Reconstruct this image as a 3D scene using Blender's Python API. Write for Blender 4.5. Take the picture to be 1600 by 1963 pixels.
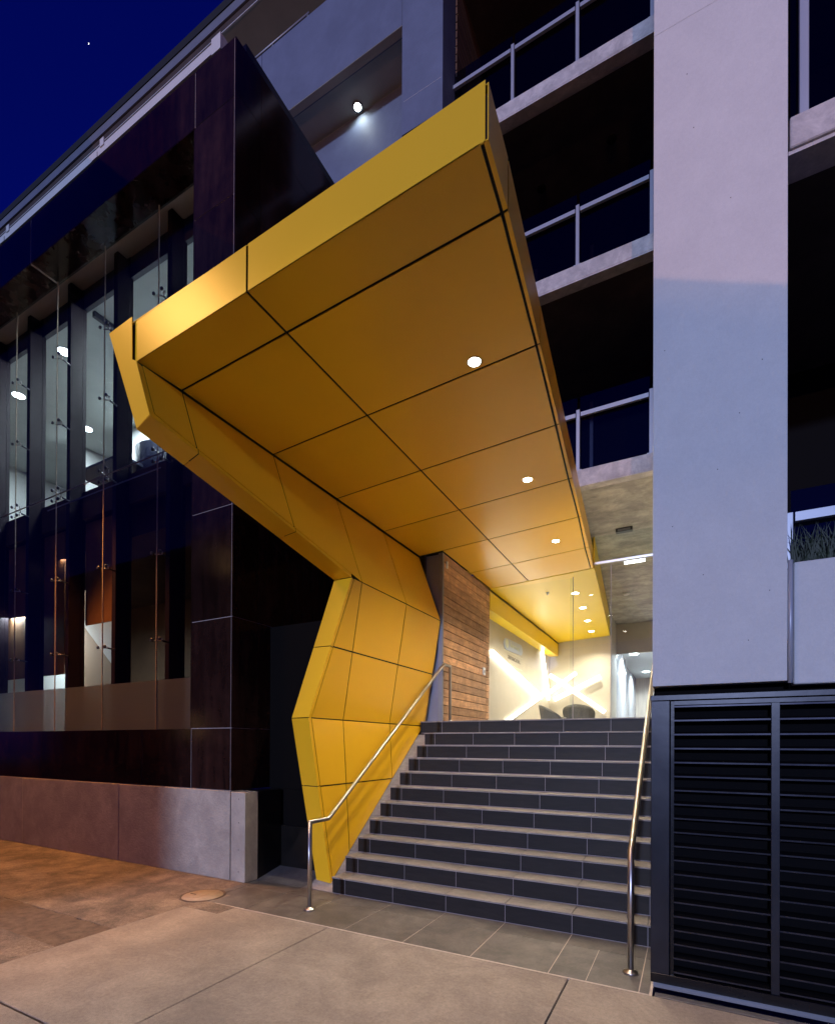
import bpy, bmesh, math, random
from mathutils import Vector, Matrix
random.seed(7)
R = math.radians
sc = bpy.context.scene
for o in list(bpy.data.objects): bpy.data.objects.remove(o)
COL = sc.collection

# ------------------------------------------------------------------ camera
CAM_LOC = (3.2939, -4.5523, 1.6307)
yaw, pitch, roll = -0.4865, 0.0046, 0.0045
fpx, cxp, cyp = 982.26, 801.28, 1423.84          # for a picture 1600 x 1963
fw = Vector((math.sin(yaw), math.cos(yaw), 0)); rt = Vector((math.cos(yaw), -math.sin(yaw), 0)); up = Vector((0, 0, 1))
fw, up = fw*math.cos(pitch)+up*math.sin(pitch), up*math.cos(pitch)-fw*math.sin(pitch)
rt, up = rt*math.cos(roll)+up*math.sin(roll), up*math.cos(roll)-rt*math.sin(roll)
cd = bpy.data.cameras.new('camera'); cam = bpy.data.objects.new('camera', cd); COL.objects.link(cam)
cam.matrix_world = Matrix(((rt.x, up.x, -fw.x, CAM_LOC[0]), (rt.y, up.y, -fw.y, CAM_LOC[1]), (rt.z, up.z, -fw.z, CAM_LOC[2]), (0, 0, 0, 1)))
cd.sensor_fit = 'HORIZONTAL'; cd.sensor_width = 36; cd.lens = 36*fpx/1600
cd.shift_x = (800-cxp)/1600; cd.shift_y = (cyp-981.5)/1600
cd.clip_start = .05; cd.clip_end = 3000
sc.camera = cam

# ------------------------------------------------------------------ world, sun, exposure
SUN_EL, SUN_AZ = 13, 3       # elevation; azimuth east of straight-behind-the-camera (street side)
w = bpy.data.worlds.new('World'); sc.world = w; w.use_nodes = True
nt = w.node_tree; nt.nodes.clear()
out = nt.nodes.new('ShaderNodeOutputWorld'); bg = nt.nodes.new('ShaderNodeBackground')
sky = nt.nodes.new('ShaderNodeTexSky'); sky.sky_type = 'NISHITA'; sky.sun_disc = False
sky.sun_elevation = R(SUN_EL); sky.sun_rotation = R(180-SUN_AZ); sky.air_density = 1.0; sky.dust_density = .3; sky.ozone_density = 5
tint = nt.nodes.new('ShaderNodeMix'); tint.data_type = 'RGBA'; tint.blend_type = 'MULTIPLY'; tint.inputs[0].default_value = 1
tint.inputs[7].default_value = (.014, .042, .74, 1)
nt.links.new(sky.outputs[0], tint.inputs[6]); nt.links.new(tint.outputs[2], bg.inputs[0]); nt.links.new(bg.outputs[0], out.inputs[0])
bg.inputs[1].default_value = .075
sd = bpy.data.lights.new('dusk_sun', 'SUN'); sd.energy = 2.0; sd.angle = R(2.5); sd.color = (.54, .64, 1.0)
so = bpy.data.objects.new('dusk_sun', sd); COL.objects.link(so)
sdir = Vector((math.sin(R(SUN_AZ))*math.cos(R(SUN_EL)), -math.cos(R(SUN_AZ))*math.cos(R(SUN_EL)), math.sin(R(SUN_EL))))
so.rotation_euler = sdir.to_track_quat('Z', 'Y').to_euler()
sc.view_settings.view_transform = 'Standard'; sc.view_settings.look = 'None'; sc.view_settings.gamma = 1
sc.view_settings.exposure = 0; sc.view_settings.use_curve_mapping = False
sc.render.engine = 'CYCLES'; sc.cycles.transparent_max_bounces = 24

def lamp(name, kind, loc, energy, col, aim=None, size=.1, cone=None, blend=.5, sizey=None):
    d = bpy.data.lights.new(name, kind); d.energy = energy; d.color = col
    if kind == 'AREA':
        d.size = size
        if sizey: d.shape = 'RECTANGLE'; d.size_y = sizey
    else: d.shadow_soft_size = size
    if kind == 'SPOT': d.spot_size = R(cone); d.spot_blend = blend
    o = bpy.data.objects.new(name, d); COL.objects.link(o); o.location = loc
    if aim is not None: o.rotation_euler = (Vector(loc)-Vector(aim)).to_track_quat('Z', 'Y').to_euler()
    return o
# street lamps: sodium lamp up the street to the left, warm lamp over the footpath, warm lamp lighting the upper facade
lamp('street_lamp_sodium', 'SPOT', (-5.4, -.85, 7.2), 2500, (1, .40, .08), (-4.8, -1.2, 0), .12, 74, .6)
lamp('street_lamp_sodium_canopy', 'SPOT', (-3.2, -4.75, 7.9), 420, (1, .50, .13), (.1, -2.06, 4.8), .6, 80, 1)
lamp('street_lamp_warm', 'SPOT', (1.0, -4.6, 9.0), 1600, (1, .74, .58), (1.0, -4.3, 0), .15, 58, .3)
lamp('street_lamp_facade', 'SPOT', (8, -38, 9), 12500, (1, .44, .24), (13.4, -.735, 25.2), .02, 66.8, .001)

# ------------------------------------------------------------------ materials
MATS = {}
def nodes_of(name):
    m = bpy.data.materials.new(name); m.use_nodes = True; MATS[name] = m
    return m, m.node_tree, m.node_tree.nodes['Principled BSDF']
def mat(name, col, rough=.5, metal=0, var=.0, vscale=3, stretch=(1, 1, 1), bump=0, bscale=60, rnd=0, spec=.5, col2=None, dirt=0, dscale=1.2, coat=0, rvar=0, grit=0, gscale=260):
    m, t, b = nodes_of(name); N = t.nodes; L = t.links
    b.inputs['Roughness'].default_value = rough; b.inputs['Metallic'].default_value = metal
    b.inputs['Specular IOR Level'].default_value = spec; b.inputs['Coat Weight'].default_value = coat
    g = N.new('ShaderNodeNewGeometry'); mp = N.new('ShaderNodeMapping'); mp.inputs['Scale'].default_value = stretch
    L.new(g.outputs['Position'], mp.inputs[0])
    oi = N.new('ShaderNodeObjectInfo')
    if rnd:
        ad = N.new('ShaderNodeVectorMath'); ad.operation = 'MULTIPLY_ADD'; ad.inputs[1].default_value = (1, 1, 1)
        cb = N.new('ShaderNodeCombineXYZ'); mm = N.new('ShaderNodeMath'); mm.operation = 'MULTIPLY'; mm.inputs[1].default_value = 37
        L.new(oi.outputs['Random'], mm.inputs[0]); L.new(mm.outputs[0], cb.inputs[0]); L.new(mm.outputs[0], cb.inputs[2])
        L.new(mp.outputs[0], ad.inputs[0]); L.new(cb.outputs[0], ad.inputs[2]); vec = ad.outputs[0]
    else: vec = mp.outputs[0]
    n = N.new('ShaderNodeTexNoise'); n.inputs['Scale'].default_value = vscale; n.inputs['Detail'].default_value = 8; n.inputs['Roughness'].default_value = .62
    L.new(vec, n.inputs['Vector'])
    r = N.new('ShaderNodeValToRGB'); r.color_ramp.elements[0].position = .3; r.color_ramp.elements[1].position = .7
    c2 = col2 or tuple(c*(1-var) for c in col); c1 = col if col2 else tuple(min(1, c*(1+var)) for c in col)
    r.color_ramp.elements[0].color = (*c2, 1); r.color_ramp.elements[1].color = (*c1, 1)
    L.new(n.outputs[0], r.inputs[0]); cur = r.outputs[0]
    if rnd:
        hs = N.new('ShaderNodeHueSaturation'); mr = N.new('ShaderNodeMapRange'); mr.inputs[3].default_value = 1-rnd; mr.inputs[4].default_value = 1+rnd
        L.new(oi.outputs['Random'], mr.inputs[0]); L.new(mr.outputs[0], hs.inputs['Value']); L.new(cur, hs.inputs['Color']); cur = hs.outputs[0]
    if dirt:
        n2 = N.new('ShaderNodeTexNoise'); n2.inputs['Scale'].default_value = dscale; n2.inputs['Detail'].default_value = 12; n2.inputs['Roughness'].default_value = .75; n2.inputs['Distortion'].default_value = .4
        L.new(g.outputs['Position'], n2.inputs['Vector'])
        r2 = N.new('ShaderNodeValToRGB'); r2.color_ramp.elements[0].position = .42; r2.color_ramp.elements[1].position = .62
        r2.color_ramp.elements[0].color = (1-dirt, 1-dirt, 1-dirt*.9, 1); r2.color_ramp.elements[1].color = (1, 1, 1, 1)
        mx = N.new('ShaderNodeMix'); mx.data_type = 'RGBA'; mx.blend_type = 'MULTIPLY'; mx.inputs[0].default_value = 1
        L.new(n2.outputs[0], r2.inputs[0]); L.new(cur, mx.inputs[6]); L.new(r2.outputs[0], mx.inputs[7]); cur = mx.outputs[2]
    if grit:
        n5 = N.new('ShaderNodeTexNoise'); n5.inputs['Scale'].default_value = gscale; n5.inputs['Detail'].default_value = 3
        L.new(g.outputs['Position'], n5.inputs['Vector'])
        n6 = N.new('ShaderNodeTexNoise'); n6.inputs['Scale'].default_value = 38; n6.inputs['Detail'].default_value = 5; n6.inputs['Roughness'].default_value = .8
        L.new(g.outputs['Position'], n6.inputs['Vector'])
        av = N.new('ShaderNodeMath'); av.operation = 'MULTIPLY_ADD'; av.inputs[1].default_value = .5; hf = N.new('ShaderNodeMath'); hf.operation = 'MULTIPLY'; hf.inputs[1].default_value = .5
        L.new(n5.outputs[0], av.inputs[0]); L.new(n6.outputs[0], hf.inputs[0]); L.new(hf.outputs[0], av.inputs[2])
        r5 = N.new('ShaderNodeMapRange'); r5.inputs[1].default_value = .36; r5.inputs[2].default_value = .62; r5.inputs[3].default_value = 1-grit; r5.inputs[4].default_value = 1+grit*.6
        L.new(av.outputs[0], r5.inputs[0])
        h5 = N.new('ShaderNodeHueSaturation'); L.new(cur, h5.inputs['Color']); L.new(r5.outputs[0], h5.inputs['Value']); cur = h5.outputs[0]
    L.new(cur, b.inputs['Base Color'])
    if rvar:
        mr2 = N.new('ShaderNodeMapRange'); mr2.inputs[3].default_value = rough-rvar; mr2.inputs[4].default_value = rough+rvar
        n3 = N.new('ShaderNodeTexNoise'); n3.inputs['Scale'].default_value = 4; n3.inputs['Detail'].default_value = 6
        L.new(g.outputs['Position'], n3.inputs['Vector']); L.new(n3.outputs[0], mr2.inputs[0]); L.new(mr2.outputs[0], b.inputs['Roughness'])
    if bump:
        n4 = N.new('ShaderNodeTexNoise'); n4.inputs['Scale'].default_value = bscale; n4.inputs['Detail'].default_value = 6
        L.new(vec, n4.inputs['Vector'])
        bp = N.new('ShaderNodeBump'); bp.inputs['Strength'].default_value = bump; bp.inputs['Distance'].default_value = .02
        L.new(n4.outputs[0], bp.inputs['Height']); L.new(bp.outputs[0], b.inputs['Normal'])
    return m
def emis(name, col, s):
    m, t, b = nodes_of(name); b.inputs['Base Color'].default_value = (*col, 1)
    b.inputs['Emission Color'].default_value = (*col, 1); b.inputs['Emission Strength'].default_value = s
    return m
def glass(name, tintc=(.93, .97, .96), refl=.08, rough=0., frost=None):
    m, t, b = nodes_of(name); N = t.nodes; L = t.links; N.remove(b)
    o = N['Material Output']; tr = N.new('ShaderNodeBsdfTransparent'); tr.inputs[0].default_value = (*tintc, 1)
    gl = N.new('ShaderNodeBsdfGlossy'); gl.inputs['Roughness'].default_value = rough; gl.inputs[0].default_value = (.9, .93, 1, 1)
    lw = N.new('ShaderNodeLayerWeight'); lw.inputs[0].default_value = .35
    mr = N.new('ShaderNodeMapRange'); mr.inputs[3].default_value = refl; mr.inputs[4].default_value = refl*4
    L.new(lw.outputs['Fresnel'], mr.inputs[0])
    ge_ = N.new('ShaderNodeNewGeometry'); sb = N.new('ShaderNodeMath'); sb.operation = 'SUBTRACT'; sb.inputs[0].default_value = 1; L.new(ge_.outputs['Backfacing'], sb.inputs[1])
    ml = N.new('ShaderNodeMath'); ml.operation = 'MULTIPLY'; L.new(mr.outputs[0], ml.inputs[0]); L.new(sb.outputs[0], ml.inputs[1])
    mx = N.new('ShaderNodeMixShader'); L.new(ml.outputs[0], mx.inputs[0]); L.new(tr.outputs[0], mx.inputs[1]); L.new(gl.outputs[0], mx.inputs[2])
    L.new(mx.outputs[0], o.inputs[0]); return m

mat('yellow', (.87, .49, .016), .29, 0, .02, 1.0, rnd=.05, coat=0, spec=.5, rvar=.02)
mat('joint_black', (.006, .006, .007), .8)
mat('granite', (.022, .010, .008), .12, 0, .5, 2.2, stretch=(3, 3, .6), rnd=.3, dirt=.45, spec=.22, rvar=.05)
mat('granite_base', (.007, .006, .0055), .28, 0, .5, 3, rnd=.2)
mat('granite_joint', (.42, .34, .32), .7)
mat('plinth_concrete', (.43, .385, .315), .75, 0, .12, 2.5, bump=.25, bscale=40, dirt=.22, dscale=3.5)
mat('joint_grey', (.05, .048, .045), .9)
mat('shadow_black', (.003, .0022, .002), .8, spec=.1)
mat('paint_white', (.57, .565, .55), .66, 0, .03, 2.2, stretch=(1, 1, .5), bump=.25, bscale=60, dirt=.05, dscale=5, grit=.05, gscale=120)
mat('lip_concrete', (.56, .53, .51), .8, 0, .14, 6, bump=.3, bscale=50, dirt=.3, dscale=5)
mat('blue_render', (.12, .145, .215), .7, 0, .14, .8, bump=.1, dirt=.15)
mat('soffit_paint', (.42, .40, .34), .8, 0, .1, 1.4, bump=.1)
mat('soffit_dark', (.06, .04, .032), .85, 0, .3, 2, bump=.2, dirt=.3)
mat('raw_concrete', (.46, .43, .36), .7, 0, .28, 1.6, stretch=(1, 2.5, 1), bump=.25, bscale=25, dirt=.42, dscale=2.2)
mat('tile_dark', (.0155, .0135, .0135), .5, 0, .22, 5, stretch=(1, 1, 6), rnd=.14, bump=.06, bscale=90, rvar=.08, spec=.25)
mat('tile_tread', (.275, .25, .23), .55, 0, .16, 7, stretch=(1, 5, 1), rnd=.10, bump=.12, bscale=120, dirt=.25, dscale=4, grit=.18)
mat('paver', (.150, .138, .128), .48, 0, .22, 3.5, rnd=.12, bump=.15, bscale=70, dirt=.42, dscale=2.6, rvar=.1, grit=.16)
mat('grout', (.50, .43, .38), .85, 0, .1, 20)
mat('grout_cool', (.30, .27, .28), .8)
mat('steel', (.50, .47, .45), .33, 1, .04, 20, rvar=.05)
mat('steel_frame', (.055, .055, .075), .4, .4, .1, 3)
mat('column_paint', (.016, .010, .014), .5, 0, .2, 3, spec=.12)
mat('channel_steel', (.22, .23, .26), .45, .4, .08, 3)
mat('plate_blue', (.22, .23, .30), .32, .2, .08, 3)
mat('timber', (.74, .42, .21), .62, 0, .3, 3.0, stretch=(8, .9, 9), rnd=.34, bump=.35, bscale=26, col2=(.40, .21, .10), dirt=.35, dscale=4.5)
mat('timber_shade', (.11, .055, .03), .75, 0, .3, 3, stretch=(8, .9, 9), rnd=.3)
mat('timber_back', (.012, .008, .006), .9)
mat('frame_black', (.014, .015, .022), .30, .3, .25, 5, rvar=.08, bump=.03, bscale=8)
mat('louvre_black', (.003, .003, .005), .26, .2, .3, 5, rvar=.08, bump=.05, bscale=8)
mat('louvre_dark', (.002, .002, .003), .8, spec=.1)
mat('blade_edge_lit', (.040, .040, .052), .22, .6, .3, 6, rvar=.08)
mat('footpath_concrete', (.335, .285, .245), .8, 0, .15, 1.3, bump=.35, bscale=150, dirt=.30, dscale=1.5, grit=.32)
mat('footpath_old', (.30, .24, .19), .9, 0, .22, 4, bump=.9, bscale=110, dirt=.5, dscale=2.4, grit=.5, gscale=160)
mat('asphalt_patch', (.17, .125, .095), .92, 0, .35, 12, bump=1, bscale=170)
mat('asphalt', (.05, .05, .05), .9, 0, .4, 40, bump=.8, bscale=150)
mat('cover_metal', (.34, .27, .20), .7, .2, .15, 12, bump=.3, bscale=80)
mat('lobby_wall', (.46, .415, .335), .5, 0, .05, 2, bump=.05, dirt=.06)
mat('lobby_yellow', (.90, .62, .010), .35)
mat('lobby_floor', (.2, .18, .16), .3)
mat('corridor_panel', (.46, .46, .49), .18, 0, .12, 2, stretch=(1, 1, .2))
mat('corridor_wood', (.45, .37, .30), .4, 0, .15, 3, stretch=(6, 6, .4))
mat('room_wall', (.55, .56, .56), .8, 0, .04)
mat('room_ceiling', (.42, .45, .44), .85, 0, .05)
mat('room_beige', (.30, .20, .13), .8)
mat('room_dark', (.055, .028, .014), .8, 0, .4, 1.2)
mat('brown_recess', (.42, .33, .29), .7); mat('reflection_brown', (.17, .075, .03), .7, 0, .3, 1.5)
mat('room_blue', (.02, .025, .06), .5)
mat('chair_fabric', (.10, .095, .085), .95, 0, .3, 60, bump=.4, bscale=200)
mat('white_plastic', (.7, .7, .7), .4)
mat('dark_plastic', (.03, .03, .035), .4)
mat('logo_blue', (.40, .47, .62), .5); mat('logo_pale', (.60, .64, .52), .5); mat('logo_grey', (.24, .22, .20), .5)
mat('frosted', (.24, .26, .265), .5)
mat('leaf', (.016, .030, .010), .6, 0, .5, 9)
mat('facade_far', (.06, .05, .05), .8, 0, .3, 1)
mat('blind', (.5, .5, .48), .8)
glass('pane', refl=.05); glass('pane_clear', (.97, .985, .98), .025); glass('pane_dark', (.45, .5, .62), .03); glass('pane_left', (.90, .90, .91), .022)
emis('tube_emit', (1, .93, .78), 13); emis('tube_soft', (1, .95, .84), 3.6); emis('downlight_emit', (1, .94, .82), 55); emis('cool_emit', (.80, .92, 1), 28)
emis('soffit_emit', (.9, 1, .92), 30); emis('room_emit', (.82, .95, 1), 11); emis('fluoro', (.95, .97, 1), 5); emis('star_emit', (1, 1, 1), 4); emis('win_warm', (1, .55, .2), 1.2)
# frosted film: translucent
m = MATS['frosted']; t = m.node_tree; b = t.nodes['Principled BSDF']; tl = t.nodes.new('ShaderNodeBsdfTranslucent'); tl.inputs[0].default_value = (.55, .58, .58, 1)
tp = t.nodes.new('ShaderNodeBsdfTransparent'); m1 = t.nodes.new('ShaderNodeMixShader'); m1.inputs[0].default_value = .5
t.links.new(b.outputs[0], m1.inputs[1]); t.links.new(tl.outputs[0], m1.inputs[2]); m2 = t.nodes.new('ShaderNodeMixShader'); m2.inputs[0].default_value = .35
t.links.new(m1.outputs[0], m2.inputs[1]); t.links.new(tp.outputs[0], m2.inputs[2]); t.links.new(m2.outputs[0], t.nodes['Material Output'].inputs[0])
# board-marked / ripple etc are carried by noise; footpath cracks stay geometry

# ------------------------------------------------------------------ object helpers
ROOT = {}
def world_loc(o):
    v = Vector((0, 0, 0))
    while o is not None: v += o.location; o = o.parent
    return v
def tag(o, label=None, cat=None, group=None, kind=None):
    if label: o['label'] = label
    if cat: o['category'] = cat
    if group: o['group'] = group
    if kind: o['kind'] = kind
    return o
def thing(name, loc, label, cat, group=None):
    o = bpy.data.objects.new(name, None); COL.objects.link(o); o.location = loc; o.empty_display_size = .2
    return tag(o, label, cat, group)
def mesh_obj(name, verts, faces, m, parent=None, smooth=False, kind=None, label=None):
    base = world_loc(parent) if parent else Vector((0, 0, 0))
    vs = [Vector(v) for v in verts]
    c = sum(vs, Vector())/len(vs)
    me = bpy.data.meshes.new(name); me.from_pydata([tuple(v-c) for v in vs], [], faces); me.update()
    bm = bmesh.new(); bm.from_mesh(me); bmesh.ops.recalc_face_normals(bm, faces=bm.faces); bm.to_mesh(me); bm.free()
    if smooth:
        for p in me.polygons: p.use_smooth = True
    me.materials.append(MATS[m])
    o = bpy.data.objects.new(name, me); COL.objects.link(o); o.location = c-base
    if parent: o.parent = parent
    return tag(o, label, None, None, kind)
_box = {}
def box(name, lo, hi, m, parent=None, kind=None, bev=0, label=None):
    lo = Vector(lo); hi = Vector(hi); d = hi-lo; c = (lo+hi)/2
    key = (round(d.x, 4), round(d.y, 4), round(d.z, 4), m, bev)
    if key not in _box:
        bm = bmesh.new(); bmesh.ops.create_cube(bm, size=1); bmesh.ops.scale(bm, vec=d, verts=bm.verts)
        if bev: bmesh.ops.bevel(bm, geom=bm.edges[:], offset=bev, segments=1, affect='EDGES')
        me = bpy.data.meshes.new(name); bm.to_mesh(me); bm.free(); me.materials.append(MATS[m]); _box[key] = me
    o = bpy.data.objects.new(name, _box[key]); COL.objects.link(o)
    o.location = c-(world_loc(parent) if parent else Vector((0, 0, 0)))
    if parent: o.parent = parent
    return tag(o, label, None, None, kind)
def prism(name, pts, off, m, parent=None, kind=None):
    """polygon (3d points) extruded by vector off"""
    n = len(pts); off = Vector(off); vs = [Vector(p) for p in pts]+[Vector(p)+off for p in pts]
    fs = [tuple(range(n)), tuple(range(n, 2*n))]+[(i, (i+1) % n, n+(i+1) % n, n+i) for i in range(n)]
    return mesh_obj(name, vs, fs, m, parent, kind=kind)
def tube_path(name, path, r, m, parent=None, seg=20, caps=True):
    """mitred round tube along points"""
    P = [Vector(p) for p in path]; verts = []; faces = []
    ref = None
    for i, p in enumerate(P):
        d0 = (P[i]-P[i-1]).normalized() if i > 0 else (P[1]-P[0]).normalized()
        d1 = (P[i+1]-P[i]).normalized() if i < len(P)-1 else d0
        tt = (d0+d1).normalized()
        if ref is None:
            ref = d0.cross(Vector((1, 0, 0)))
            if ref.length < .1: ref = d0.cross(Vector((0, 1, 0)))
            ref.normalize()
        ref = (ref-d0*ref.dot(d0)).normalized(); bb = d0.cross(ref)
        for k in range(seg):
            a = 2*math.pi*k/seg; v = ref*math.cos(a)*r+bb*math.sin(a)*r
            s = -v.dot(tt)/max(1e-6, d0.dot(tt)); verts.append(p+v+d0*s)
        n_ref = ref
        # carry the frame over the bend
        if i < len(P)-1:
            q = d0.rotation_difference(d1); ref = q @ n_ref
    for i in range(len(P)-1):
        for k in range(seg):
            a = i*seg+k; b_ = i*seg+(k+1) % seg; faces.append((a, b_, b_+seg, a+seg))
    if caps: faces.append(tuple(range(seg))); faces.append(tuple((len(P)-1)*seg+k for k in range(seg)))
    o = mesh_obj(name, verts, faces, m, parent)
    for p in o.data.polygons:
        if len(p.vertices) == 4: p.use_smooth = True
    return o
def lathe(name, prof, c, m, parent=None, seg=28, axis='z'):
    verts = []; faces = []
    for r, z in prof:
        for k in range(seg):
            a = 2*math.pi*k/seg
            if axis == 'z': verts.append((c[0]+r*math.cos(a), c[1]+r*math.sin(a), c[2]+z))
            elif axis == 'y': verts.append((c[0]+r*math.cos(a), c[1]+z, c[2]+r*math.sin(a)))
            else: verts.append((c[0]+z, c[1]+r*math.cos(a), c[2]+r*math.sin(a)))
    for i in range(len(prof)-1):
        for k in range(seg): faces.append((i*seg+k, i*seg+(k+1) % seg, (i+1)*seg+(k+1) % seg, (i+1)*seg+k))
    faces.append(tuple(range(seg))); faces.append(tuple((len(prof)-1)*seg+k for k in range(seg)))
    o = mesh_obj(name, verts, faces, m, parent)
    for p in o.data.polygons:
        if len(p.vertices) == 4: p.use_smooth = True
    return o
def clip(poly, a, b, c):
    """keep a*u+b*v+c >= 0"""
    o = []
    for i, p in enumerate(poly):
        q = poly[(i+1) % len(poly)]; dp = a*p[0]+b*p[1]+c; dq = a*q[0]+b*q[1]+c
        if dp >= 0: o.append(p)
        if (dp > 0 and dq < 0) or (dp < 0 and dq > 0):
            s = dp/(dp-dq); o.append((p[0]+(q[0]-p[0])*s, p[1]+(q[1]-p[1])*s))
    return o
def lip(x, a, b): # linear interpolation through (x0,y0),(x1,y1)
    return a[1]+(b[1]-a[1])*(x-a[0])/(b[0]-a[0])

# ================================================================== GROUND
G = .005
fp = tag(box('ground', (-60, -60, -.5), (60, 40, -.05), 'footpath_old'), kind='structure')
road = tag(box('road', (-60, -40, -.052), (60, -3.06, -.045), 'asphalt'), kind='structure')
kerb = bpy.data.objects.new('kerb', None); COL.objects.link(kerb); kerb.location = (0, -2.98, 0); kerb['kind'] = 'structure'
for i in range(-8, 7): box('kerb_stone', (i*1.5+.006-.03, -3.06, -.05), (i*1.5+1.494-.03, -2.925, .0), 'footpath_concrete', kerb, bev=.008)
foot = bpy.data.objects.new('footpath', None); COL.objects.link(foot); foot.location = (1, -2, 0); foot['kind'] = 'structure'
box('footpath_base', (-30, -2.92, -.05), (30, -.86, -.014), 'joint_grey', foot)
def slab(x0, y0, x1, y1, m='footpath_concrete', z=0, g=G, name='concrete_slab'):
    return box(name, (x0+g, y0+g, -.04), (x1-g, y1-g, z), m, foot, bev=.004)
slab(-1.20, -2.92, .452, -.872); slab(.452, -2.92, 2.55, -.872); slab(2.55, -2.92, 4.65, -.872); slab(4.65, -2.92, 6.8, -.872)
slab(3.09, -.87, 6.8, -.80, 'paver', .001)
# older footpath to the left with a patch and the strip beside the plinth
slab(-3.1, -2.92, -1.20, -2.26, 'footpath_old', -.002, .003); PP = []
rr = random.Random(3)
for (xa, ya), (xb, yb) in zip([(-3.0, -2.30), (-1.205, -2.28), (-1.205, -1.80), (-3.0, -1.78)], [(-1.205, -2.28), (-1.205, -1.80), (-3.0, -1.78), (-3.0, -2.30)]):
    for k in range(14):
        f = k/14; j = .0 if abs(xa-xb) < .01 and xa > -2 else .028
        PP.append((xa+(xb-xa)*f+rr.uniform(-j, j), ya+(yb-ya)*f+rr.uniform(-j, j), -.004))
prism('asphalt_patch', PP, (0, 0, -.02), 'asphalt_patch', foot); slab(-3.1, -1.80, -1.20, -.172, 'footpath_old', -.001, .003)
slab(-3.1, -2.26, -2.95, -1.80, 'footpath_old', -.002, .002)
for i in range(12): slab(-5.0-i*1.9-.0, -2.92, -3.1-i*1.9, -.172, 'footpath_old', -.0015*(i % 2), .003)
box('footpath_strip', (-1.20, -.868, -.04), (-1.31+.02, -.172, -.0), 'footpath_old', foot) if False else None
slab(-1.197, -1.10, -.70, -.875, 'footpath_old', .003, .004, 'repair_patch')
slab(-1.197, -.868, -1.06, -.60, 'footpath_concrete', .001, .003)
# manhole
mh = thing('manhole_cover', (-1.32, -.76, 0), 'round service cover set in the footpath near the granite corner', 'manhole cover')
lathe('cover_rim', [(.20, .001), (.235, .003), (.235, .008), (.215, .008), (.212, .002)], (-1.32, -.76, 0), 'asphalt_patch', mh)
lathe('cover_plate', [(.001, .007), (.207, .007), (.209, .001)], (-1.32, -.76, 0), 'cover_metal', mh)
box('key_slot', (-1.49, -.785, .0072), (-1.40, -.77, .0082), 'joint_black', mh)
for dx in (-.06, .02): box('cover_rib', (-1.32+dx, -.90, .0072), (-1.31+dx, -.62, .009), 'cover_metal', mh)

# entry paving
box('mortar_line', (-1.0, -.876, -.02), (3.06, -.865, .0015), 'grout', foot)
pav = bpy.data.objects.new('entry_paving', None); COL.objects.link(pav); pav.location = (1, -.5, 0); pav['kind'] = 'structure'
box('paving_bed', (-1.31, -.868, -.04), (3.08, 0.0, -.0035), 'grout', pav)
box('paving_bed', (-1.31, 0.0, -.04), (-.17, .62, -.0035), 'grout', pav)
xs = [-1.2, -.6, 0, .6, 1.2, 1.8, 2.4, 3.0, 3.066]
for i in range(len(xs)-1):
    for y0, y1 in ((-.868, -.258), (-.258, 0)):
        if i == 7 and y0 > -.3: pass
        a, b_ = xs[i]+.0035, xs[i+1]-.0035
        box('paving_tile', (a, y0+.0035, -.02), (b_, y1-.0035, .0), 'paver', pav, bev=.0015)
box('paving_tile', (-1.305, -.60, -.02), (-1.204, -.262, 0), 'paver', pav); box('paving_tile', (-1.305, -.254, -.02), (-1.204, -.003, 0), 'paver', pav)
box('paving_tile', (2.66, -.867, .0005), (2.664, -.26, .0012), 'grout', pav)
for x0, x1 in ((-1.305, -.603), (-.597, -.172)):
    prism('skirting_tile', [(x0, .003, -.02), (x1, .003, -.02), (x1, .40, .07), (x0, .40, .07)], (0, 0, .02), 'paver', pav)

# ================================================================== STAIRS
r_, t_, XL, XR = .1811, .245, -.165, 3.062
st = thing('entry_stairs', (1.45, 1.2, 0), 'broad flight of eleven dark tiled steps rising to the lit lobby', 'stairs')
steps = []
for k in range(11):
    y0 = k*t_; z0 = k*r_; z1 = (k+1)*r_
    xl = XL if k < 10 else -.36
    y2 = y0+t_ if k < 10 else 4.9
    box('step_core', (xl+.003, y0-.0035, z0-.001 if k else 0), (XR, y2+.01, z1-.013), 'grout_cool', st)
    edges = [xl, 0, .6, 1.2, 1.8, 2.4, 3.0, XR]
    for a, b_ in zip(edges[:-1], edges[1:]):
        a2 = a+.0025 if a != xl else a; b2 = b_-.0025
        box('riser_tile', (a2, y0-.006, z0+.006), (b2, y0+.004, z1-.017), 'tile_dark', st)
        box('tread_tile', (a2, y0-.022, z1-.012), (b2, y0+t_-.010, z1), 'tile_tread', st, bev=.002)
    box('nosing_trim', (xl, y0-.019, z1-.0165), (XR, y0-.002, z1-.0125), 'grout_cool', st)
    if k == 10:
        ys = [y0+t_-.006, 3.3, 3.9, 4.5, 4.86]
        for ya, yb in zip(ys[:-1], ys[1:]):
            for a, b_ in zip(edges[:-1], edges[1:]): box('landing_tile', (a+.0025, ya+.0025, z1-.012), (b_-.0025, yb-.0025, z1), 'tile_tread', st)
# raked tiled string between steps and yellow wall
def rk(Y, dz=0): return .739*Y+dz
ylist = [0.0, .49, .98, 1.47, 1.96, 2.42]
for a, b_ in zip(ylist[:-1], ylist[1:]):
    prism('string_tile', [(-.168, a+.003, rk(a+.003)+.003), (-.168, b_-.003, rk(b_-.003)+.003), (-.50, b_-.003, rk(b_-.003)+.003), (-.50, a+.003, rk(a+.003)+.003)], (0, 0, -.03), 'tile_tread', st)
prism('string_core', [(-.169, 0.02, -.03), (-.169, 2.44, rk(2.44)-.03), (-.169, 2.44, -.03)], (-.32, 0, 0), 'grout_cool', st)

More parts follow.
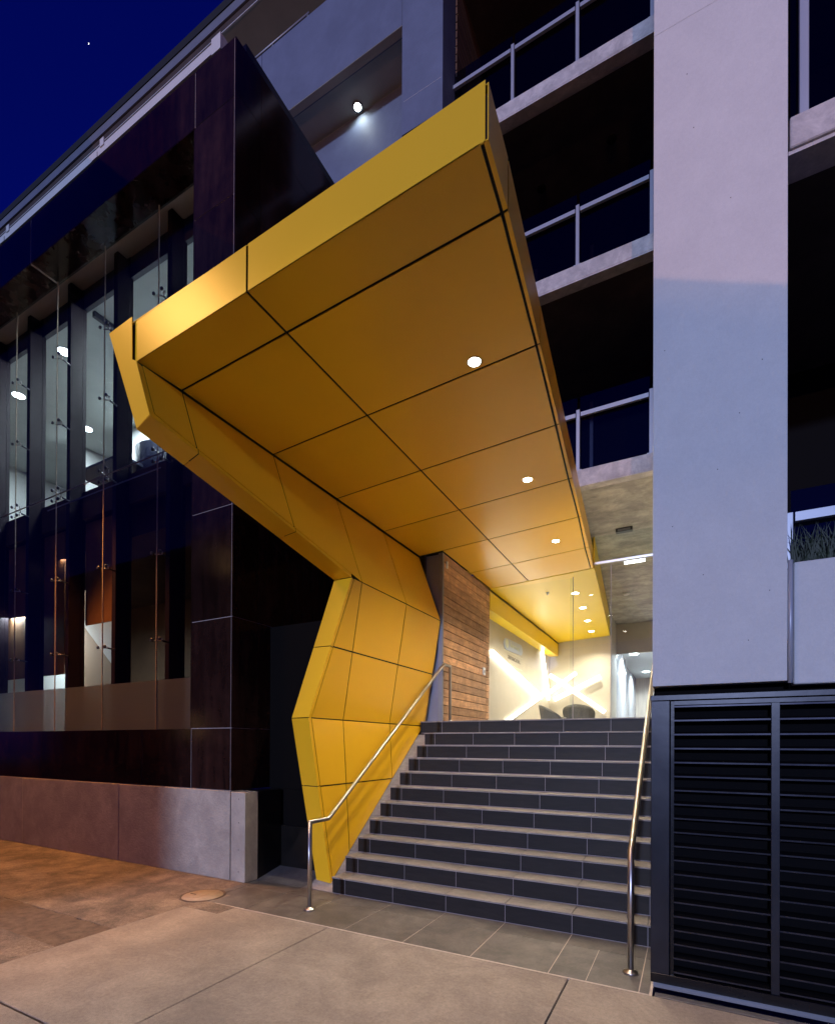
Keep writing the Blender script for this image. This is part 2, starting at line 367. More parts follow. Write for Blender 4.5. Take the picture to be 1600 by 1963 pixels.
# ================================================================== YELLOW CANOPY
cp = thing('entrance_canopy', (.2, .3, 0), 'folded yellow metal canopy and side wall wrapping over the stairs', 'canopy')
S_ = .052
def sz(x): return 4.638+S_*(x+.107)
rows = [-2.06, -1.675, -.60, .47, 1.545, 2.615, 3.77, 4.77]
Rin = [2.334, 2.314, 2.232, 2.138, 2.040, 1.955, 1.840, 1.762]
Rout = [2.371, 2.352, 2.262, 2.173, 2.084, 1.990, 1.896, 1.803]
Lx = [-.53, -.505, -.502, -.495, -.49, -.49, -.095, -.095]
Mx = .656
g1 = .010
TOPZ = 5.065
for i in range(7):
    y0, y1 = rows[i], rows[i+1]
    a0 = y0+(g1*1.0 if i else 0); a1 = y1-g1
    lxa, lxb = Lx[i], (Lx[i+1] if i != 5 and i != 4 else Lx[i])
    if i >= 5: lxa = lxb = -.095
    f0 = (a0-y0)/(y1-y0); f1 = (a1-y0)/(y1-y0)
    ra = Rin[i]+(Rin[i+1]-Rin[i])*f0-g1; rb = Rin[i]+(Rin[i+1]-Rin[i])*f1-g1
    # left panel
    for (p, q) in (((lxa+g1*1.3, lxb+g1*1.3), (Mx-g1, Mx-g1)), ((Mx+g1, Mx+g1), (ra, rb))):
        pts = [(p[0], a0, sz(p[0])), (q[0], a0, sz(q[0])), (q[1], a1, sz(q[1])), (p[1], a1, sz(p[1]))]
        prism('soffit_panel', pts, (0, 0, .006), 'yellow', cp)
    # right edge L panel: flange strip and side fascia
    oa = Rout[i]+(Rout[i+1]-Rout[i])*f0; ob = Rout[i]+(Rout[i+1]-Rout[i])*f1
    ia, ib = ra+2*g1+(.0 if i else .0), rb+2*g1
    zz = lambda x: sz(x)
    v = [(ia, a0, zz(ia)), (oa, a0, zz(oa)), (ob, a1, zz(ob)), (ib, a1, zz(ib)),
         (oa, a0, TOPZ), (ob, a1, TOPZ),
         (ia, a0, zz(ia)+.006), (oa-.006, a0, zz(oa)+.006), (ob-.006, a1, zz(ob)+.006), (ib, a1, zz(ib)+.006), (oa-.006, a0, TOPZ), (ob-.006, a1, TOPZ)]
    f = [(0, 1, 2, 3), (1, 4, 5, 2), (6, 7, 8, 9), (7, 10, 11, 8), (0, 1, 7, 6), (1, 4, 10, 7), (3, 2, 8, 9), (2, 5, 11, 8), (4, 5, 11, 10), (0, 3, 9, 6)]
    mesh_obj('edge_panel', v, f, 'yellow', cp)
# front fascia
for a, b_ in ((-.545, Mx-g1), (Mx+g1, 2.352)):
    prism('fascia_panel', [(a, -2.060, sz(a)), (b_, -2.060, sz(b_)), (b_, -2.060, sz(b_)+.322), (a, -2.060, sz(a)+.322)], (0, .006, 0), 'yellow', cp)
box('corner_filler', (-.62, -2.052, 4.63), (-.50, -2.04, 4.93), 'joint_black', cp)
# black core and lid
v = []
for X0 in (0,):
    pass
core = []
Lc = [-.50, -.49, -.48, -.48, -.48, -.48, -.085, -.085]
vv = []; ff = []
for i in range(8):
    y = rows[i]+(.02 if i == 0 else 0); l = Lc[i]; r = Rout[i]-.014
    vv += [(l, y, sz(l)+.014), (r, y, sz(r)+.014), (r, y, TOPZ-.03), (l, y, sz(l)+.29)]
for i in range(7):
    for k in range(4): ff.append((i*4+k, i*4+(k+1) % 4, (i+1)*4+(k+1) % 4, (i+1)*4+k))
ff += [(0, 1, 2, 3), (28, 29, 30, 31)]
mesh_obj('canopy_core', vv, ff, 'joint_black', cp)

# side wall: profile in X,Z ; panels as polygons in (Y,z)
T = (-.500, 4.618); F2 = (-.118, 3.560); F1 = (-.382, 1.925); K0 = (-.262, .10)
JZ, KZ = 2.735, 1.165
def wx(z):
    if z >= F2[1]: return lip(z, (F2[1], F2[0]), (T[1], T[0]))
    if z >= F1[1]: return lip(z, (F1[1], F1[0]), (F2[1], F2[0]))
    return lip(z, (K0[1], K0[0]), (F1[1], F1[0]))
YE = 2.615
# front edge (outer cut of the wall) as (Y,z)
D = (-2.085, 4.600); Cc = (-2.085, 4.128); B = (.262, 3.548); A = (-.166, 1.925); Ft = (.082, .065)
reg_up = [(YE, 4.606), (YE, 3.562), B, Cc, D]
reg_mid = [(YE, 3.560), (YE, 1.925), A, B]
Bot = [(2.62, 1.955), (1.549, 1.167), (.46, .379), (.09, .09)]
reg_low = [(2.55, 1.925), (.09, .085), (.075, .085), A]
def line_through(p, q):
    a = q[1]-p[1]; b_ = -(q[0]-p[0]); n = math.hypot(a, b_); a /= n; b_ /= n
    return a, b_, -(a*p[0]+b_*p[1])
def orient(l, pt):
    a, b_, c = l
    return l if a*pt[0]+b_*pt[1]+c > 0 else (-a, -b_, -c)
def wall_panels(reg, yj, zj, edge_lines, inset, nrm):
    inside = (sum(p[0] for p in reg)/len(reg), sum(p[1] for p in reg)/len(reg))
    ycuts = [-9]+yj+[9]; zcuts = [-9]+zj+[9]
    el = [orient(line_through(*e), inside) for e in edge_lines]
    for y0, y1 in zip(ycuts[:-1], ycuts[1:]):
        for z0, z1 in zip(zcuts[:-1], zcuts[1:]):
            P = reg
            P = clip(P, 1, 0, -(y0+.008)); P = clip(P, -1, 0, y1-.008); P = clip(P, 0, 1, -(z0+.008)) if P else P; P = clip(P, 0, -1, z1-.008) if P else P
            for a, b_, c in el:
                if P: P = clip(P, a, b_, c-inset-.009)
            if len(P) >= 3:
                area = abs(sum(P[i][0]*P[(i+1) % len(P)][1]-P[(i+1) % len(P)][0]*P[i][1] for i in range(len(P))))/2
                if area > .004: prism('wall_panel', [(wx(z), y, z) for y, z in P], nrm, 'yellow', cp)
nup = (-.0056, 0, -.002); nmid = (-.0059, 0, .001); nlow = (-.0059, 0, .0)
wall_panels([(y, z-.007 if z > 4.5 else (z+.006 if abs(z-3.56) < .03 else z)) for y, z in reg_up], [-1.675, -.60, .47, 1.545], [], [(Cc, D), (B, Cc)], .045, nup)
wall_panels([(y, z-.007 if abs(z-3.555) < .03 else (z+.006 if abs(z-1.925) < .01 else z)) for y, z in reg_mid], [.47, 1.545], [JZ], [(A, B)], .045, nmid)
wall_panels([(y, z-.007 if abs(z-1.925) < .01 else z) for y, z in reg_low], [.47, 1.545], [KZ], [(A, (.078, .085))], .045, nlow)
# edge panels: strip on the wall plane + return flange
OUT = {'tip': (-.845, -2.07, 4.932), 'C': (-.486, -2.09, 4.066), 'B': (-.391, .296, 3.564), 'J': (-.485, .057, 2.794), 'A': (-.62, -.166, 1.923), 'K': (-.583, -.09, 1.14), 'F': (-.479, .105, .075)}
def on_wall(y, z): return Vector((wx(z), y, z))
def edge_panel(p0, p1, q0, q1, o0, o1, g0=.005, g1_=.005):
    """p: strip inner (joint side), q: wall edge, o: outer flange edge, from end 0 to end 1"""
    p0, p1, q0, q1, o0, o1 = [Vector(v_) for v_ in (p0, p1, q0, q1, o0, o1)]
    L0 = (q1-q0).length; 
    def mv(a, b_, s0, s1): d = (b_-a).normalized(); return a+d*s0, b_-d*s1
    p0, p1 = mv(p0, p1, g0, g1_); q0, q1 = mv(q0, q1, g0, g1_); o0, o1 = mv(o0, o1, g0, g1_)
    n1 = ((p1-p0).cross(q0-p0)).normalized()
    if n1.x < 0: n1 = -n1
    n2 = ((q1-q0).cross(o0-q0)).normalized()
    ctr = (q0+q1)/2; 
    if (Vector(CAM_LOC)-ctr).dot(n2) < 0 and abs(n2.y) > .5: n2 = -n2
    if n2.y > .2 and n2.z > -.5: n2 = -n2
    th = .005
    vs = [p0, p1, q1, q0, o1, o0, p0-n1*th, p1-n1*th, q1-n1*th-n2*th, q0-n1*th-n2*th, o1-n2*th, o0-n2*th]
    f = [(0, 1, 2, 3), (3, 2, 4, 5), (6, 7, 8, 9), (9, 8, 10, 11), (0, 1, 7, 6), (5, 4, 10, 11), (0, 3, 9, 6), (3, 5, 11, 9), (1, 2, 8, 7), (2, 4, 10, 8)]
    mesh_obj('edge_panel', vs, f, 'yellow', cp)
def strip_pt(P, Q, s, ins):
    """point at fraction s along edge P-Q (Y,z), moved inwards ins"""
    y = P[0]+(Q[0]-P[0])*s; z = P[1]+(Q[1]-P[1])*s
    d = Vector((Q[0]-P[0], Q[1]-P[1])).normalized(); n = Vector((-d.y, d.x))
    if n.x < 0: n = -n
    return on_wall(y, z), on_wall(y+n.x*ins, z+n.y*ins)
def lerpv(a, b_, s): return Vector(a)+(Vector(b_)-Vector(a))*s
# front-left tip piece (flat polygon plus strip)
prism('edge_panel', [(-.556, -2.082, 4.965), (-.849, -2.082, 4.942), (-.488, -2.082, 4.072), (wx(4.13)-.002, -2.082, 4.135), (wx(4.59), -2.082, 4.595), (-.550, -2.082, 4.63)], (0, .006, 0), 'yellow', cp)
prism('edge_panel', [on_wall(-2.082, 4.595), on_wall(-2.082, 4.138), on_wall(-2.040, 4.138), on_wall(-2.040, 4.575)], nup, 'yellow', cp)
# C -> B in pieces cut at the cross joints
segs = [Cc[0], -1.675, -.60, B[0]]
for a, b_ in zip(segs[:-1], segs[1:]):
    s0 = (a-Cc[0])/(B[0]-Cc[0]); s1 = (b_-Cc[0])/(B[0]-Cc[0])
    def q_in(s):
        y = Cc[0]+(B[0]-Cc[0])*s; z = Cc[1]+(B[1]-Cc[1])*s
        return on_wall(y, z), on_wall(y+.008, z+.043)
    q0, p0 = q_in(s0); q1, p1 = q_in(s1)
    edge_panel(p0, p1, q0, q1, lerpv(OUT['C'], OUT['B'], s0), lerpv(OUT['C'], OUT['B'], s1))
def side_run(P, Q, oP, oQ, zs):
    for za, zb in zip(zs[:-1], zs[1:]):
        s0 = (za-P[1])/(Q[1]-P[1]); s1 = (zb-P[1])/(Q[1]-P[1])
        q0, p0 = strip_pt(P, Q, s0, .042); q1, p1 = strip_pt(P, Q, s1, .042)
        edge_panel(p0, p1, q0, q1, lerpv(oP, oQ, s0), lerpv(oP, oQ, s1))
side_run(B, A, OUT['B'], OUT['A'], [B[1], JZ, A[1]])
side_run(A, Ft, OUT['A'], OUT['F'], [A[1], KZ, Ft[1]])
# core of the wall (dark) and outer skin (yellow)
def hull(inner, outer, m, name, shrink=.010):
    vi = [Vector(p) for p in inner]; vo = [Vector(p) for p in outer]; n = len(vi)
    f = [tuple(range(n)), tuple(range(n, 2*n))]+[(i, (i+1) % n, n+(i+1) % n, n+i) for i in range(n)]
    return mesh_obj(name, vi+vo, f, m, cp)
off = Vector((-.013, 0, -.002))
def inn(y, z, dy=.0): return on_wall(y+dy, z)+off
hull([inn(YE, 4.60), inn(YE, 3.56), inn(B[0], 3.60, .03), inn(Cc[0], Cc[1]+.05, .02), inn(D[0], D[1], .02)],
     [(-.84, YE, 4.90), (-.40, YE, 3.57), (-.38, .32, 3.60), (-.48, -2.05, 4.125), (-.835, -2.06, 4.92)], 'joint_black', 'wall_core')
hull([inn(YE, 3.56), inn(YE, 1.93), inn(A[0], 1.925, .02), inn(B[0], 3.55, .015)],
     [(-.40, YE, 3.56), (-.61, YE, 1.93), (-.61, -.145, 1.925), (-.385, .31, 3.56)], 'joint_black', 'wall_core')
hull([inn(2.50, 1.92), inn(.11, .10), inn(A[0], 1.92, .02)],
     [(-.61, 2.50, 1.92), (-.475, .13, .10), (-.61, -.145, 1.92)], 'joint_black', 'wall_core')
for pts in ([(-.848, -2.05, 4.93), (-.848, YE, 4.93), (-.398, YE, 3.565), (-.398, .31, 3.565), (-.490, -2.05, 4.07)],
            [(-.398, .31, 3.56), (-.398, YE, 3.56), (-.622, YE, 1.925), (-.622, -.14, 1.925)],
            [(-.622, -.14, 1.92), (-.622, 2.5, 1.92), (-.482, .14, .09)]):
    prism('outer_skin', pts, (-.005, 0, 0), 'yellow', cp)
prism('canopy_lid', [(-.845, -2.05, 4.945), (2.36, -2.05, 5.07), (1.80, 4.77, 5.055), (-.845, 4.77, 4.945)], (0, 0, .006), 'yellow', cp)
# downlights in the soffit
for x, y in ((1.753, -.696), (1.626, 1.295), (1.508, 3.238)):
    z = sz(x)
    d = lathe('downlight', [(.058, 0), (.062, -.004), (.05, -.004), (.05, .0005)], (x, y, z-.0005), 'white_plastic', cp)
    lathe('lamp_disc', [(.0005, -.0035), (.048, -.0035), (.049, -.002)], (x, y, z-.001), 'downlight_emit', d)
    lamp('canopy_downlight', 'SPOT', (x, y, z-.02), 275, (1, .84, .60), (x, y, 0), .04, 125, .7)

# ================================================================== TIMBER SCREEN
ts = thing('timber_screen', (-.2, 3.7, 1.99), 'weathered horizontal timber board wall beside the glass entry', 'timber wall')
LZ = 1.992
box('backing_wall', (-.36, 2.70, LZ), (-.125, 4.76, 4.63), 'timber_back', ts)
nb = 20; pz = (4.632-LZ)/nb
for i in range(nb):
    z0 = LZ+i*pz
    cut = 4.60
    box('timber_board', (-.12, 2.705, z0+.005), (-.10+random.uniform(-.002, .002), cut-.002, z0+pz-.005), 'timber', ts, bev=.003)
    box('timber_board', (-.12, cut+.002, z0+.005), (-.10+random.uniform(-.002, .002), 4.765+random.uniform(0, .01), z0+pz-.005), 'timber', ts, bev=.003)
box('edge_channel', (-.172, 2.655, LZ), (-.098, 2.70, 4.63), 'channel_steel', ts)
box('flashing_plate', (-.60, 2.685, LZ), (-.174, 2.70, 4.62), 'plate_blue', ts)
sen = thing('wall_sensor', (-.095, 2.79, 4.47), 'small white sensor high on the timber boards', 'sensor'); box('sensor_body', (-.098, 2.77, 4.42), (-.075, 2.81, 4.53), 'white_plastic', sen, bev=.004)
sw = thing('door_switch', (-.095, 4.47, 3.0), 'small white card reader on the timber wall near the glass', 'switch'); box('switch_body', (-.098, 4.40, 2.94), (-.08, 4.52, 3.08), 'white_plastic', sw, bev=.004); box('switch_button', (-.08, 4.44, 2.98), (-.076, 4.48, 3.03), 'logo_grey', sw)

# ================================================================== HANDRAILS
def rail(X, mir, label, name='handrail'):
    h = thing(name, (X, -.58, 0), label, 'handrail', 'stainless handrails of the entry stairs')
    p = [(X, -.58, .012), (X, -.58, .862), (X, -.285, .865), (X, 2.51, 2.858), (X, 2.75, 2.858), (X, 2.75, 2.0)]
    if mir: p[1] = (X, -.58, .875); p[2] = (X, -.50, .905); 
    tube_path('rail_tube', p, .022 if not mir else .0225, 'steel', h, 24)
    lathe('base_flange', [(.05, 0), (.054, .006), (.05, .014), (.026, .02), (.024, .03)], (X, -.58, .0), 'steel', h)
    lathe('base_flange', [(.05, 0), (.054, .006), (.05, .014), (.026, .02), (.024, .03)], (X, 2.75, 1.993), 'steel', h)
rail(-.008, False, 'left stainless handrail running up in front of the yellow wall')
rail(2.925, True, 'right stainless handrail rising beside the black louvre screen')

# ================================================================== GRANITE BUILDING (left)
gb = thing('granite_building', (-5, 1, 0), 'dark polished granite building with glass wall on the left', 'building')
FY = -.17
def gpanel(x0, x1, z0, z1, y=FY, m='granite', g=.0035): box('granite_panel', (x0+g+.0015, y, z0+g+.0015), (x1-g-.0015, y+.02, z1-g-.0015), m, gb)
def gside(y0, y1, z0, z1, X=-1.55, m='granite', g=.003): box('granite_panel', (X-.02, y0+g, z0+g), (X, y1-g, z1-g), m, gb)
# backing (joint colour)
box('joint_backing', (-2.27, FY+.006, 1.07), (-1.556, .24, 9.465), 'granite_joint', gb)
box('joint_backing', (-14, FY+.006, 9.47), (-1.556, .24, 10.175), 'granite_joint', gb)
box('joint_backing', (-14, FY+.006, 1.07), (-2.27, .10, 1.82), 'granite_joint', gb)
box('joint_backing', (-2.2, .24, 1.07), (-1.556, 2.9, 10.175), 'granite_joint', gb)
for z0, z1 in ((1.07, 1.825), (1.825, 3.168), (3.168, 4.524), (4.524, 5.78), (5.78, 7.03), (7.03, 8.275), (8.275, 9.463)): gpanel(-2.268, -1.572, z0, z1)
gpanel(-2.268, -1.572, 9.463, 10.182)
for k in range(4): gpanel(-6.20-k*3.95, -2.27-k*3.95+(0 if k else 0), 9.463, 10.182)
bx = [-2.27, -3.25, -5.75, -8.2, -10.6, -13]
for a, b_ in zip(bx[1:], bx[:-1]): gpanel(a, b_, 1.07, 1.825)
sj = [-.17, .25, 1.72, 2.9]
for a, b_ in zip(sj[:-1], sj[1:]):
    for z0, z1 in ((1.07, 1.825), (1.825, 3.168), (3.168, 4.524), (4.524, 5.78), (5.78, 7.03), (7.03, 8.275), (8.275, 9.52), (9.52, 10.182)):
        gside(a, b_, z0, z1)
# column inner side + fascia soffit panels
box('granite_panel', (-2.292, -.165, 1.83), (-2.272, .24, 9.46), 'granite', gb)
for k in range(4): box('soffit_panel', (-6.20-k*3.95+.004, -.168, 9.455), (-2.295-k*3.95-.004, .245, 9.469), 'granite', gb)
box('soffit_upstand', (-14, .246, 9.456), (-2.27, .27, 9.62), 'granite_base', gb)
box('recess_ceiling', (-14, .27, 9.69), (-2.27, .75, 9.78), 'brown_recess', gb)
box('roof_slab', (-14, .0, 10.185), (-1.56, 2.9, 10.30), 'granite_base', gb)
# plinth
px = [-1.552, -3.735, -6.3, -8.9, -11.5, -14]
for a, b_ in zip(px[1:], px[:-1]): box('plinth_panel', (a+.007, FY-.012, .0), (b_-.007, FY+.2, 1.066), 'plinth_concrete', gb, bev=.004)
box('plinth_panel', (-1.545, FY-.012, .0), (-1.312, FY+.2, 1.06), 'plinth_concrete', gb, bev=.005)
box('plinth_core', (-14, FY+.02, .0), (-1.55, .3, 1.05), 'joint_grey', gb)
box('base_cladding', (-1.55, FY+.19, .0), (-1.309, .41, 1.06), 'granite_base', gb)
for z in (.12, .38, .70, .98):
    lathe('fixing_bolt', [(.006, 0), (.006, .003)], (-1.41, FY-.0155, z), 'joint_grey', gb, 10, 'y')
# cladding behind the yellow wall's foot; plain black sheets paint in the recess shade
box('base_cladding', (-1.309, .42, .06), (-.63, .46, .60), 'granite_base', gb)
prism('base_cladding', [(-1.309, .405, .09), (-.92, .405, .595), (-.64, .405, .60), (-.64, .405, .09)], (0, -.008, 0), 'granite_base', gb)
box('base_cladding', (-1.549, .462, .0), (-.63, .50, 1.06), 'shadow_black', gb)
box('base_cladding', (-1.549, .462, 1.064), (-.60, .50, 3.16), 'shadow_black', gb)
box('rear_wall', (-2.2, 2.62, .0), (-.40, 2.9, 10.0), 'granite_base', gb)
# sill + parapet band above
wb = thing('parapet_rail', (-6, .3, 11.14), 'long white metal parapet band above the granite fascia', 'parapet')
box('parapet_band', (-14, .30, 11.15), (-2.525, .42, 11.28), 'paint_white', wb)
box('end_block', (-2.522, .28, 11.09), (-2.345, .75, 11.31), 'paint_white', wb)
for x in (-5.33, -8.3): box('rail_bracket', (x, .285, 11.13), (x+.14, .30, 11.22), 'paint_white', wb); box('rail_bracket', (x+.22, .285, 11.24), (x+.32, .30, 11.36), 'paint_white', wb)
box('parapet_upstand', (-14, .45, 10.2), (-2.6, .6, 11.12), 'granite_base', wb)

# curtain glass
GX = [-14.05, -12.73, -11.42, -10.12, -8.82, -7.50, -6.17, -4.83, -3.52, -2.27]
GZ = [1.80, 5.83, 9.455]
for a, b_ in zip(GX[:-1], GX[1:]):
    for z0, z1 in zip(GZ[:-1], GZ[1:]):
        box('glass_pane', (a+.006, .215, z0+.006), (b_-.006, .227, z1-.006), 'pane_left', gb)
    box('frosted_film', (a+.006, .2285, 1.80), (b_-.006, .2295, 2.55), 'frosted', gb)
for x in GX[1:-1]: box('glass_joint', (x-.006, .214, 1.80), (x+.006, .228, 9.455), 'cover_metal', gb)
for a, b_ in zip(GX[:-1], GX[1:]): box('glass_joint', (a+.006, .214, 5.824), (b_-.006, .228, 5.836), 'cover_metal', gb)
def fitting(x, z, four=False):
    f = tube_path('glass_bracket', [(x-.0, .30, z), (x-.03, .44, z)], .013, 'steel_frame', gb, 10)
    pts = [(-.09, 0), (.09, 0)] if not four else [(-.09, .09), (.09, .09), (-.09, -.09), (.09, -.09)]
    for dx, dz in pts:
        tube_path('bracket_arm', [(x, .30, z), (x+dx, .245, z+dz)], .009, 'steel', f, 8)
        lathe('clamp_disc', [(.026, 0), (.026, -.02), (.018, -.026)], (x+dx, .213, z+dz), 'steel_frame', f, 12, 'y')
for x in GX[4:-1]:
    for z in (3.14, 4.40, 7.07, 8.19): fitting(x, z)
    fitting(x, 5.83, True)
# steel columns behind glass
for k in range(7):
    X = -3.65-1.33*k
    box('steel_column', (X, .45, 1.7), (X+.10, .655, 9.60 if k % 2 else 9.65), 'column_paint', gb, bev=.004)
# window wall at Y .85
for k in range(7):
    X = -3.65-1.33*k
    box('window_mullion', (X+.0, .66, 1.7), (X+.095, .72, 9.68), 'column_paint', gb)
box('window_head', (-14, .67, 9.34), (-2.2, .74, 9.68), 'steel_frame', gb)
box('window_spandrel', (-14, .67, 5.6), (-2.2, .74, 6.08), 'room_dark', gb)
for k in range(8):
    X = -3.65-1.33*k
    box('window_pane', (X+.10, .68, 6.085), (X+1.325, .692, 9.335), 'pane_clear', gb)
# upper room
up_ = thing('upper_room', (-7, 3, 6.2), 'lit pale office interior behind the upper glazing', 'room')
box('room_floor', (-14, .76, 5.9), (-2.2, 6.0, 6.07), 'room_dark', up_)
box('room_ceiling', (-14, .76, 9.61), (-2.2, 6.0, 9.72), 'room_ceiling', up_)
box('room_wall', (-9.4, 3.48, 6.22), (-2.2, 3.6, 9.60), 'room_wall', up_)
box('room_wall', (-14, 5.9, 6.22), (-2.2, 6.0, 9.60), 'room_wall', up_)
box('room_wall', (-11.2, 3.0, 6.22), (-11.08, 5.9, 9.60), 'room_wall', up_)
box('room_wall', (-2.3, .94, 6.22), (-2.21, 3.48, 9.60), 'room_wall', up_)
box('end_wall', (-14.1, .2, 1.5), (-14, 6.0, 9.8), 'room_wall', up_)
box('ceiling_beam', (-6.45, .95, 9.50), (-6.38, 3.4, 9.60), 'steel_frame', up_)
lathe('round_column', [(.55, 0), (.55, 1.25), (.50, 1.30)], (-6.1, 2.2, 6.22), 'room_blue', up_, 32)
for x, y in ((-7.95, 1.25), (-10.3, 1.5), (-10.2, 2.95), (-5.2, 2.0)):
    d = lathe('downlight', [(.13, 0), (.14, -.01)], (x, y, 9.609), 'white_plastic', up_, 20); lathe('lamp_disc', [(.001, -.012), (.115, -.012), (.12, -.01)], (x, y, 9.609), 'cool_emit', d, 20)
for x in (-11, -8.3, -5.4): lamp('office_light', 'AREA', (x, 2.2, 9.55), 300, (.80, .95, 1), (x, 2.2, 0), 1.4)
tb = thing('reading_table', (-6.9, 1.6, 6.22), 'dark table with square legs just behind the upper glazing', 'table')
box('table_top', (-7.5, 1.2, 6.95), (-6.0, 2.0, 7.0), 'room_blue', tb)
for x in (-7.4, -6.2):
    for y in (1.25, 1.9): box('leg', (x, y, 6.22), (x+.1, y+.06, 6.95), 'room_blue', tb)
# lower room
lr = thing('lower_room', (-7, 3, 1.6), 'dark brown lower room behind the frosted glass', 'room')
box('room_floor', (-14, .94, 1.5), (-2.2, 6, 1.7), 'room_dark', lr)
box('room_wall', (-14, 3.9, 1.7), (-2.2, 4.0, 5.9), 'room_dark', lr)
box('partition', (-8.0, 1.5, 1.7), (-6.7, 1.6, 4.75), 'room_beige', lr)
prism('partition_face', [(-8.0, 1.495, 4.35), (-6.7, 1.495, 3.2), (-6.7, 1.495, 4.75), (-8.0, 1.495, 4.75)], (0, -.003, 0), 'room_wall', lr)
box('partition', (-10.8, 2.0, 1.7), (-8.4, 2.1, 3.4), 'room_wall', lr)
box('bulkhead', (-14, .95, 5.2), (-2.2, 3.9, 5.74), 'room_dark', lr)
lamp('lower_room_fill', 'AREA', (-8.6, 1.1, 4.2), 160, (.78, .97, 1), (-8.8, 1.7, 0), .8)  # unseen lamps added to brighten the frosted film and partition
lamp('lower_room_warm_fill', 'AREA', (-7.0, 1.05, 5.1), 16, (1, .8, .6), (-7.3, 1.5, 2), .5)
for x0, x1, z0 in ((-14, -6.98, 2.92), (-6.3, -5.2, 3.75)):
    box('reflection_panel', (x0, .78, z0), (x1, .80, 5.58), 'reflection_brown', lr)  # brown panels paint the warm reflection in the lower glass
rc = thing('red_chair', (-7.8, 1.4, 2.4), 'small red chair back seen above the frosted strip', 'chair')
mat('red_fabric', (.35, .02, .03), .7)
prism('chair_back', [(-7.95, 1.4, 2.5), (-7.35, 1.4, 2.5), (-7.35, 1.4, 2.60), (-7.5, 1.4, 2.66), (-7.9, 1.4, 2.64)], (0, .05, 0), 'red_fabric', rc)
box('chair_post', (-7.7, 1.42, 1.7), (-7.66, 1.46, 2.5), 'steel_frame', rc)
gs = thing('glass_reflection', (-5.3, .45, 5.65), 'thin glass strip standing in for a reflection in the large panes', 'glass strip')
box('strip_pane', (-6.65, .33, 5.70), (-3.6, .44, 5.712), 'pane', gs); box('strip_edge', (-6.65, .32, 5.698), (-3.6, .33, 5.714), 'channel_steel', gs)  # strip modelled in place of a reflection in the panes

# ================================================================== APARTMENT BUILDING (centre / right)
ab = thing('concrete_building', (1.5, 4, 0), 'tall concrete building with recessed balconies above the lobby', 'building')
levels = [5.51, 8.43, 11.34, 14.26]
for i, z in enumerate(levels):
    x0 = -.79 if i == 2 else (-.05 if i > 2 else -.5)
    box('slab_edge', (x0, 2.85, z-.215), (3.07, 3.05, z), 'lip_concrete', ab, bev=.004)
    box('slab_drip', (x0, 2.853, z-.235), (3.07, 3.0, z-.2155), 'lip_concrete', ab)
    if i == 0: box('lobby_soffit', (-.6, 3.05, z-.215), (3.9, 13, z-.02), 'raw_concrete', ab)
    else:
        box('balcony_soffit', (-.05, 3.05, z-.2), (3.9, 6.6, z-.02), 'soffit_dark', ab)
    if i < 3:
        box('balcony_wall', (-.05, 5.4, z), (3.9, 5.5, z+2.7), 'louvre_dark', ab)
        for x in (.6, 1.65, 2.7): box('door_frame', (x, 5.3, z), (x+.06, 5.38, z+2.5), 'steel_frame', ab)
for x, y in ((1.05, 4.1), (2.2, 3.9)):
    lathe('vent_disc', [(.001, 0), (.07, 0), (.075, .01)], (x, y, 11.34-.214), 'louvre_dark', ab, 18)
box('pier', (-.77, 2.48, 11.34+.0), (-.055, 2.95, 19), 'blue_render', ab)
box('pier_joint', (-.74, 2.4785, 11.86), (-.08, 2.481, 11.864), 'lip_concrete', ab)
box('parapet_wall', (-7, 2.48, 13.12), (-3.80, 2.62, 14.55), 'blue_render', ab); box('parapet_wall', (-3.79, 2.48, 13.12), (-.775, 2.62, 14.55), 'blue_render', ab)
box('balcony_soffit', (-7, 2.62, 13.13), (-.775, 3.13, 13.25), 'soffit_paint', ab)
box('balcony_soffit', (-7, 2.483, 13.112), (-.775, 2.60, 13.119), 'soffit_paint', ab)
box('inner_wall', (-7, 3.13, 9), (-.775, 3.25, 13.12), 'blue_render', ab)
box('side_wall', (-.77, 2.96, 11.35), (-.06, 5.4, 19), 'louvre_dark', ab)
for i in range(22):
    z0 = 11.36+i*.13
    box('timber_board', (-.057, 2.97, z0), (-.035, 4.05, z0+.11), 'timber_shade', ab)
# roof
box('roof_soffit', (-16, 2.93, 16.5), (1, 6, 16.6), 'soffit_paint', ab)
box('roof_edge', (-16, 2.90, 16.495), (1, 2.93, 16.51), 'paint_white', ab)
box('roof_fascia', (-16, 2.90, 16.512), (1, 2.98, 16.64), 'soffit_dark', ab)
box('roof_gutter', (-16, 2.86, 16.645), (1, 3.0, 16.84), 'channel_steel', ab)
box('roof_cap', (-16, 2.84, 16.845), (1, 3.3, 17.02), 'joint_black', ab)
box('rear_wall', (-16, 5.9, 10.3), (-.775, 6, 16.5), 'soffit_paint', ab)
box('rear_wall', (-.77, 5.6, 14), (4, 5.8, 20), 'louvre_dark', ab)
rl = thing('parapet_handrail', (-3.4, 2.5, 14.55), 'thin metal rail along the top of the blue parapet', 'rail')
tube_path('rail_tube', [(-5.5, 2.50, 14.62), (-2.68, 2.50, 14.62)], .018, 'channel_steel', rl, 10)
for x in (-3.55, -2.72): tube_path('rail_post', [(x, 2.50, 14.55), (x, 2.50, 14.62)], .012, 'channel_steel', rl, 8)
sl = thing('soffit_light', (-2.0, 3.02, 13.1), 'bright round light under the blue parapet soffit', 'ceiling light')
lathe('lamp_disc', [(.001, 0), (.06, 0), (.065, .012)], (-2.0, 3.02, 13.105), 'soffit_emit', sl, 20)
lathe('fitting_ring', [(.066, .01), (.085, .0), (.09, .02)], (-2.0, 3.02, 13.10), 'channel_steel', sl, 20)
